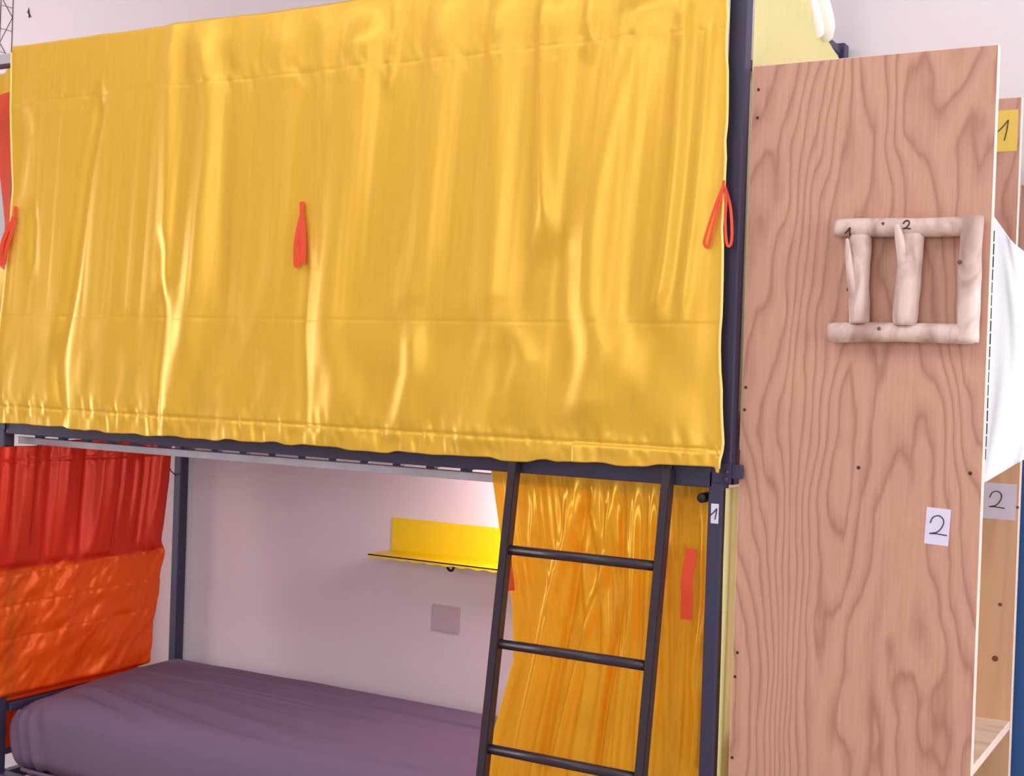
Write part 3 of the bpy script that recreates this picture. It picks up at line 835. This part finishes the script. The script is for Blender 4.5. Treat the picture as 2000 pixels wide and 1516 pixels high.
# reading lamp of the bunk, on the wall behind the gathered curtain
lp = thing('reading_lamp', 'small reading lamp on the wall behind the gathered curtain', 'lamp', (-.80, WALL, 1.18))
box('lamp_base', (-.83, WALL - .012, 1.165), (-.77, WALL, 1.215), M['frame_white'], lp, bevel=.003)
tube('lamp_arm', [(-.78, WALL - .012, 1.19), (-.71, WALL - .16, 1.20)], .006, M['frame_white'], lp)
bm = bmesh.new(); bmesh.ops.create_uvsphere(bm, u_segments=20, v_segments=12, radius=.022, matrix=Matrix.Translation((-.705, WALL - .178, 1.20)))
from_bm('lamp_bulb', bm, M['lampglass'], lp, smooth=True)
ld = bpy.data.lights.new('bulb_light', 'POINT'); ld.energy = 10.0; ld.color = (1.0, .74, .76); ld.shadow_soft_size = .12
lo = bpy.data.objects.new('bulb_light', ld); COL.objects.link(lo); lo.location = (-.70, WALL - .22, 1.20)

# ------------------------------------------------------------------ ladder
LT = lambda z: -.0315 - (1.315 - z) * .142
ld_t = thing('ladder', 'dark steel ladder leaning on the front rail of the upper bunk', 'ladder', (-.27, LT(0), 0))
LM = M['ladder']
def bar(name, a, b, wx, wy, mat, parent, bevel=.002):
    """square bar from a to b lying in a plane of constant x"""
    a, b = Vector(a), Vector(b)
    t = (b - a).normalized(); sx = Vector((1, 0, 0)); n = t.cross(sx).normalized()
    bm = bmesh.new()
    vs = []
    for p in (a, b):
        vs.append([bm.verts.new(p + sx * (i * wx / 2) + n * (j * wy / 2)) for i, j in ((-1, -1), (1, -1), (1, 1), (-1, 1))])
    for k in range(4):
        bm.faces.new((vs[0][k], vs[0][(k + 1) % 4], vs[1][(k + 1) % 4], vs[1][k]))
    bm.faces.new(vs[0][::-1]); bm.faces.new(vs[1])
    bmesh.ops.bevel(bm, geom=bm.edges[:], offset=bevel, segments=2, affect='EDGES')
    return from_bm(name, bm, mat, parent)
for lx in (-.460, -.107):
    bar('stile', (lx, LT(.004), .004), (lx, LT(1.318), 1.318), .020, .024, LM, ld_t)
    tube('hook', spline([(lx, -.026, 1.312), (lx, -.022, 1.332), (lx, -.005, 1.335), (lx, .020, 1.334), (lx, .024, 1.318)], 5), .004, LM, ld_t, seg=8)
    box('rubber_foot', (lx - .014, LT(0) - .018, 0), (lx + .014, LT(0) + .018, .02), M['rubber'], ld_t, bevel=.003)
for rz in (1.124, .930, .716, .52, .32, .12):
    tube('rung', [(-.452, LT(rz), rz), (-.115, LT(rz), rz)], .0104, LM, ld_t, seg=14)

# ------------------------------------------------------------------ plywood storage unit
un = thing('plywood_shelf_unit', 'tall plywood shelf unit standing right of the bunk bed', 'shelf unit', (.26, .24, 0))
def panel(name, lo, hi, mat, parent):
    """board with veneered faces and bare edges"""
    bm = bmesh.new(); add_box(bm, lo, hi, .0012, 1)
    bmesh.ops.recalc_face_normals(bm, faces=bm.faces[:])
    o = from_bm(name, bm, mat, parent)
    o.data.materials.append(M['ply_edge'])
    ax = min(range(3), key=lambda i: hi[i] - lo[i])
    for p in o.data.polygons:
        p.material_index = 0 if abs(p.normal[ax]) > .9 else 1
    return o
pa = panel('side_panel', (.029, .000, .004), (.487, .020, 2.115), M['ply'], un)
setp(pa, 'large plywood side panel with log coat rack')
for sx, sz in [(0.041, 2.068), (0.041, 2.013), (0.037, 1.485), (0.036, 1.441), (0.039, 0.963), (0.036, 0.915), (0.036, 0.755)]:
    tube('screw', [(sx, .0005, sz), (sx, -.0008, sz), (sx, -.0012, sz)], [.003, .003, .0018], M['hole'], pa, seg=10)
for sx, sz in ((.264, 1.342), (.466, 1.345)):
    tube('screw', [(sx, .0005, sz), (sx, -.0008, sz), (sx, -.0012, sz)], [.0035, .0035, .002], M['hole'], pa, seg=10)
pb = panel('side_panel', (.06, .450, 1.36), (.457, .468, 2.112), M['ply2'], un)
pc_ = panel('lower_side_board', (.06, .450, .004), (.482, .470, 1.36), M['pine'], un)
for kx, kz, kr in ((.452, 1.045, .004), (.446, .930, .0065), (.479, 1.252, .003)):
    bm = bmesh.new(); add_tube(bm, [(kx, .4505, kz), (kx, .4492, kz)], [kr, kr * .9], 14)
    from_bm('knot', bm, M['knot'], pc_)
panel('shelf_board', (.06, .021, .785), (.480, .4495, .803), M['shelfwood'], un)
panel('shelf_board', (.06, .021, .30), (.490, .4495, .318), M['shelfwood'], un)

tube('hanging_rod', [(.398, .0205, 1.868), (.398, .4495, 1.868)], .008, M['pine'], un, seg=14)
# things behind the unit at the right edge of the picture
bu = thing('blue_upright', 'blue painted upright behind the pine board at the right edge', 'board', (.56, .53, 0))
box('upright_face', (.466, .52, .0), (.66, .545, 1.46), M['blue'], bu, bevel=.006, seg=3)
box('upright_rib', (.52, .5165, .05), (.545, .521, 1.42), M['blue'], bu, bevel=.002)
pr = thing('plywood_board', 'plywood board standing farthest back at the right edge', 'board', (.55, .61, 0))
panel('board_face', (.438, .60, .004), (.66, .618, 1.95), M['ply2'], pr)
box('lilac_note', (.4385, .597, 1.955), (.52, .5995, 2.05), M['paper'], pr) if False else None
bn = thing('storage_bin', 'yellow felt bin on the low shelf of the plywood unit', 'bin', (.30, .25, .318))
bm = bmesh.new()
for lo_, hi_ in (((.10, .08, .319), (.46, .40, .326)), ((.10, .08, .319), (.46, .088, .60)), ((.10, .392, .319), (.46, .40, .60)), ((.10, .08, .319), (.108, .40, .60)), ((.452, .08, .319), (.46, .40, .60))):
    add_box(bm, lo_, hi_, .002)
from_bm('bin_body', bm, M['box_yellow'], bn)
tube('bin_handle', spline([(.461, .18, .54), (.472, .20, .56), (.474, .24, .565), (.472, .28, .56), (.461, .30, .54)], 6), .005, M['box_yellow'], bn, seg=8)

# white towel on the inside of the unit
tw = thing('towel', 'white towel hanging inside the plywood unit at the right edge', 'towel', (.48, .33, 1.30))
nu, nv = 80, 110
uu, vv = np.meshgrid(np.linspace(0, 1, nu), np.linspace(0, 1, nv))
Xw = .36 + .26 * uu * (.75 + .25 * np.sin(vv * math.pi)) - .0
ztop = np.interp(Xw, [.34, .405, .44, .476, .50, .56, .64], [1.90, 1.875, 1.828, 1.780, 1.764, 1.742, 1.73])
zbot = np.interp(Xw, [.36, .44, .51, .64], [1.285, 1.318, 1.363, 1.42])
Zw = ztop + (zbot - ztop) * vv
Yw = .10 + 1.05 * (Xw - .36) - .012 * vnoise(uu * 5 + vv, vv * 1.4, 81) - .005 * vnoise(uu * 13, vv * 2.4, 82)
Xw = Xw + .155 * (.3 - Yw)
Yw = np.minimum(Yw, .40)
grid_mesh('towel_cloth', Xw, Yw, Zw, M['towel'], tw, thick=0.004)
tl = []
for i in range(0, 19):
    z = 1.80 - i * .0245
    x = .462 + .0004 * math.sin(i)
    tl.append((x, z))
bm = bmesh.new()
for x, z in tl[:-1]:
    add_box(bm, (x - .0012, .162, z - .021), (x + .0012, .164, z))
from_bm('dark_dashes', bm, M['ink'], tw)  # column of short dark dashes beside the towel

# ------------------------------------------------------------------ log coat rack
rk = thing('log_coat_rack', 'coat rack of peeled logs with branch hooks on the plywood panel', 'coat rack', (.34, 0, 1.577))
def log(name, a, b, r0, r1, seed, parent, seg=18, rings=26, wob=.05):
    a, b = Vector(a), Vector(b)
    rng = random.Random(seed)
    ph = [rng.uniform(0, 6.28) for _ in range(4)]
    pts, rad = [], []
    for i in range(rings + 1):
        t = i / rings
        p = a.lerp(b, t)
        off = .0012 * math.sin(t * 5 + ph[0])
        pts.append(p + Vector((off, off * .4, off)))
        r = r0 + (r1 - r0) * t
        r *= 1 + wob * math.sin(t * 9 + ph[1]) + wob * .6 * math.sin(t * 21 + ph[2])
        if i == 0 or i == rings: r *= .94
        rad.append(r)
    return tube(name, pts, rad, M['log'], parent, seg=seg)
RY = -.0225
log('top_log', (.208, RY, 1.7895), (.462, RY, 1.7885), .0172, .0176, 1, rk, wob=.02)
log('bottom_log', (.206, RY, 1.594), (.468, RY, 1.5965), .0186, .0178, 2, rk, wob=.03)
log('upright_log', (.456, RY - .004, 1.579), (.459, RY - .004, 1.806), .0205, .0195, 3, rk, wob=.04)
log('upright_log', (.260, RY, 1.610), (.258, RY, 1.776), .0185, .0205, 4, rk, wob=.04)
log('upright_log', (.346, RY, 1.610), (.350, RY, 1.776), .0225, .0230, 5, rk, wob=.03)
def hook_branch(pts, rad, parent):
    P_ = spline(pts, 6)
    k = np.interp(np.linspace(0, 1, len(P_)), np.linspace(0, 1, len(rad)), rad)
    tube('branch_hook', P_, [float(v) for v in k], M['log'], parent, seg=12)
hook_branch([(.262, -.020, 1.625), (.252, -.031, 1.66), (.247, -.042, 1.70), (.243, -.047, 1.74), (.240, -.048, 1.768)], [.008, .0085, .0075, .006, .003], rk)
hook_branch([(.344, -.026, 1.69), (.340, -.036, 1.73), (.335, -.046, 1.77), (.331, -.050, 1.792)], [.010, .0105, .0085, .004], rk)
for kx, ky, kz, kr in ((.303, RY - .0175, 1.795, .003), (.303, RY - .0182, 1.602, .0035), (.442, RY - .021, 1.722, .004), (.240, RY - .006, 1.675, .004)):
    tube('knot', [(kx, ky, kz), (kx, ky - .0012, kz)], [kr, kr * .8], M['knot'], rk, seg=10)

def strokes(name, strokes2d, origin, size, parent, y, rad=.0011, curve=None, tilt=0.0):
    bm = bmesh.new()
    c, s = math.cos(tilt), math.sin(tilt)
    for st in strokes2d:
        P_ = []
        for (a, b) in st:
            a2, b2 = a * c - b * s, a * s + b * c
            x, z = origin[0] + a2 * size, origin[1] + b2 * size
            P_.append((x, (curve(x, z) if curve else y) , z))
        add_tube(bm, spline(P_, 6) if len(P_) > 2 else P_, rad, 6)
    return from_bm(name, bm, M['ink'], parent, smooth=True)
TWO = [[(-.38, .55), (-.25, .85), (.05, .97), (.30, .78), (.28, .45), (.02, .10), (-.40, -.02)], [(-.40, -.02), (0, -.01), (.52, -.06)]]
ONE = [[(-.42, .35), (-.1, .65), (.18, 1.0)], [(.18, 1.0), (.12, .5), (.02, 0.0)]]
def on_log(zc, r):
    return lambda x, z: RY - math.sqrt(max(1e-8, r * r - (z - zc) ** 2)) - .0004
strokes('digit_one', ONE, (.2395, 1.772), .017, rk, 0, .0013, on_log(1.7895, .0176))
strokes('digit_two', TWO, (.3455, 1.785), .015, rk, 0, .0013, on_log(1.7890, .0176))

# ------------------------------------------------------------------ notes and stickers
def note(name, label, lo, hi, y, mat, digit, origin, size, tilt=0.0, rot=0.0, rad=.0011):
    cx_, cz_ = (lo[0] + hi[0]) / 2, (lo[1] + hi[1]) / 2
    th = thing(name, label, 'note', (cx_, y, lo[1]))
    w, h = hi[0] - lo[0], hi[1] - lo[1]
    bm = bmesh.new()
    add_box(bm, (-w / 2, -.0006, -h / 2), (w / 2, 0, h / 2))
    bmesh.ops.rotate(bm, verts=bm.verts[:], cent=(0, 0, 0), matrix=Matrix.Rotation(rot, 3, 'Y'))
    bmesh.ops.translate(bm, verts=bm.verts[:], vec=(cx_, y, cz_))
    from_bm('paper', bm, mat, th)
    strokes('digit', digit, origin, size, th, y - .0008, rad, tilt=tilt)
    return th
note('paper_note', 'small white paper with the number 2 on the front plywood panel', (.3905, 1.2105), (.4335, 1.2775), 0.0, M['paper'], TWO, (.412, 1.231), .034, rot=math.radians(2.2))
note('paper_note', 'white paper with the number 2 on the pine board behind the panel edge', (.400, 1.224), (.4755, 1.300), .4498, M['paper'], TWO, (.436, 1.250), .034, tilt=.0)
note('sticky_note', 'yellow sticky note with the number 1 on the rear plywood panel', (.385, 1.999), (.4505, 2.086), .4498, M['paper_y'], ONE, (.424, 2.022), .043)
st = thing('number_sticker', 'white sticker with the number 1 on the lower right bed post', 'sticker', (-.0115, -.018, 1.215))
box('sticker_body', (-.0195, -.0188, 1.2145), (-.0035, -.0179, 1.2535), M['paper'], st, bevel=.0003)
strokes('digit', ONE, (-.0110, 1.2225), .022, st, -.0192, .0012)

# ------------------------------------------------------------------ drawings on the wall
ms_ = thing('lattice_mast_decal', 'black line drawing of a lattice mast on the wall, top left corner', 'wall decal', (-3.04, WALL, 1.9))
def wl(name, a, b, r):
    tube(name, [(a[0], WALL - .0006, a[1]), (b[0], WALL - .0006, b[1])], r, M['decal'], ms_, seg=6)
MX0, MX1 = -3.052, -2.988
zlo, zhi, stp = 1.95, 3.15, .083
wl('mast_chord', (MX0 - .006, zlo), (MX0 + .004, zhi), .0016); wl('mast_chord', (MX1 - .004, zlo), (MX1 + .004, zhi), .0016)
k = 0; z = zlo
while z + stp <= zhi + 1e-6:
    if k % 2 == 0: wl('mast_brace', (MX0, z), (MX1, z + stp), .0012)
    else: wl('mast_brace', (MX1, z), (MX0, z + stp), .0012)
    wl('mast_tie', (MX0, z + stp * .5 + .01), (MX1, z + stp * .5 - .008), .0009)
    z += stp; k += 1
bm = bmesh.new()
pts = [(-.006, .020), (-.001, .010), (.000, .002), (.004, -.006), (.012, -.018), (.004, -.013), (.000, -.018), (-.004, -.014), (-.004, -.004), (-.012, .004), (-.008, .009)]
vs = [bm.verts.new((-2.900 + a * 1.0, WALL - .0012, 2.704 + b * 1.0)) for a, b in pts]
f = bm.faces.new(vs)
r = bmesh.ops.extrude_face_region(bm, geom=[f])
bmesh.ops.translate(bm, verts=[v for v in r['geom'] if isinstance(v, bmesh.types.BMVert)], vec=(0, .0012, 0))
bird = from_bm('bird_decal', bm, M['decal'], None, (-2.90, WALL, 2.69))
setp(bird, 'small black bird silhouette on the wall above the big yellow curtain', 'wall decal')

# ------------------------------------------------------------------ neighbouring bunk's curtain with its sash
nc = thing('side_curtain', 'yellow curtain of the neighbouring bunk seen past the left edge', 'curtain', (-2.6, .25, 1.35))
nu, nv = 120, 120
uu, vv = np.meshgrid(np.linspace(0, 1, nu), np.linspace(0, 1, nv))
Xn = -3.1 + .72 * uu
Zn = (2.375 + .008 * vnoise(uu * 12, uu * 0, 91)) + (1.36 - 2.375) * vv
# drawn in at the sash
grid_mesh('curtain_cloth', Xn, .27 + .02 * vnoise(uu * 14, vv * 1.2, 92), Zn, M['yellow'], nc, thick=.001)
so = thing('sash', 'wide orange sash hanging on the neighbouring yellow curtain, left edge', 'sash', (-2.45, .22, 1.78))
bm = bmesh.new()
ribbon_mesh(bm, [(-2.425, .225, 2.292), (-2.410, .222, 2.19), (-2.391, .220, 2.07), (-2.374, .220, 1.95), (-2.370, .220, 1.87), (-2.392, .22, 1.81), (-2.415, .22, 1.765)],
            lambda q: float(np.interp(q, [0, .2, .4, .6, .8, 1], [.12, .105, .085, .066, .066, .08])), (0.0, -1, 0), .003)
from_bm('sash_cloth', bm, M['ribbon'], so)
ws = thing('white_wall_patch', 'white strip added for the bright wall behind the orange sash at the left edge', 'sheet', (-2.5, .24, 1.80))  # white strip stands in for the bright wall past the sash
bm = bmesh.new()
ribbon_mesh(bm, [(-2.455, .235, 2.13), (-2.455, .234, 2.03), (-2.455, .234, 1.90), (-2.455, .235, 1.79)], lambda s: .14, (0.2, -1, 0), .002)
from_bm('wall_patch', bm, M['towel'], ws)
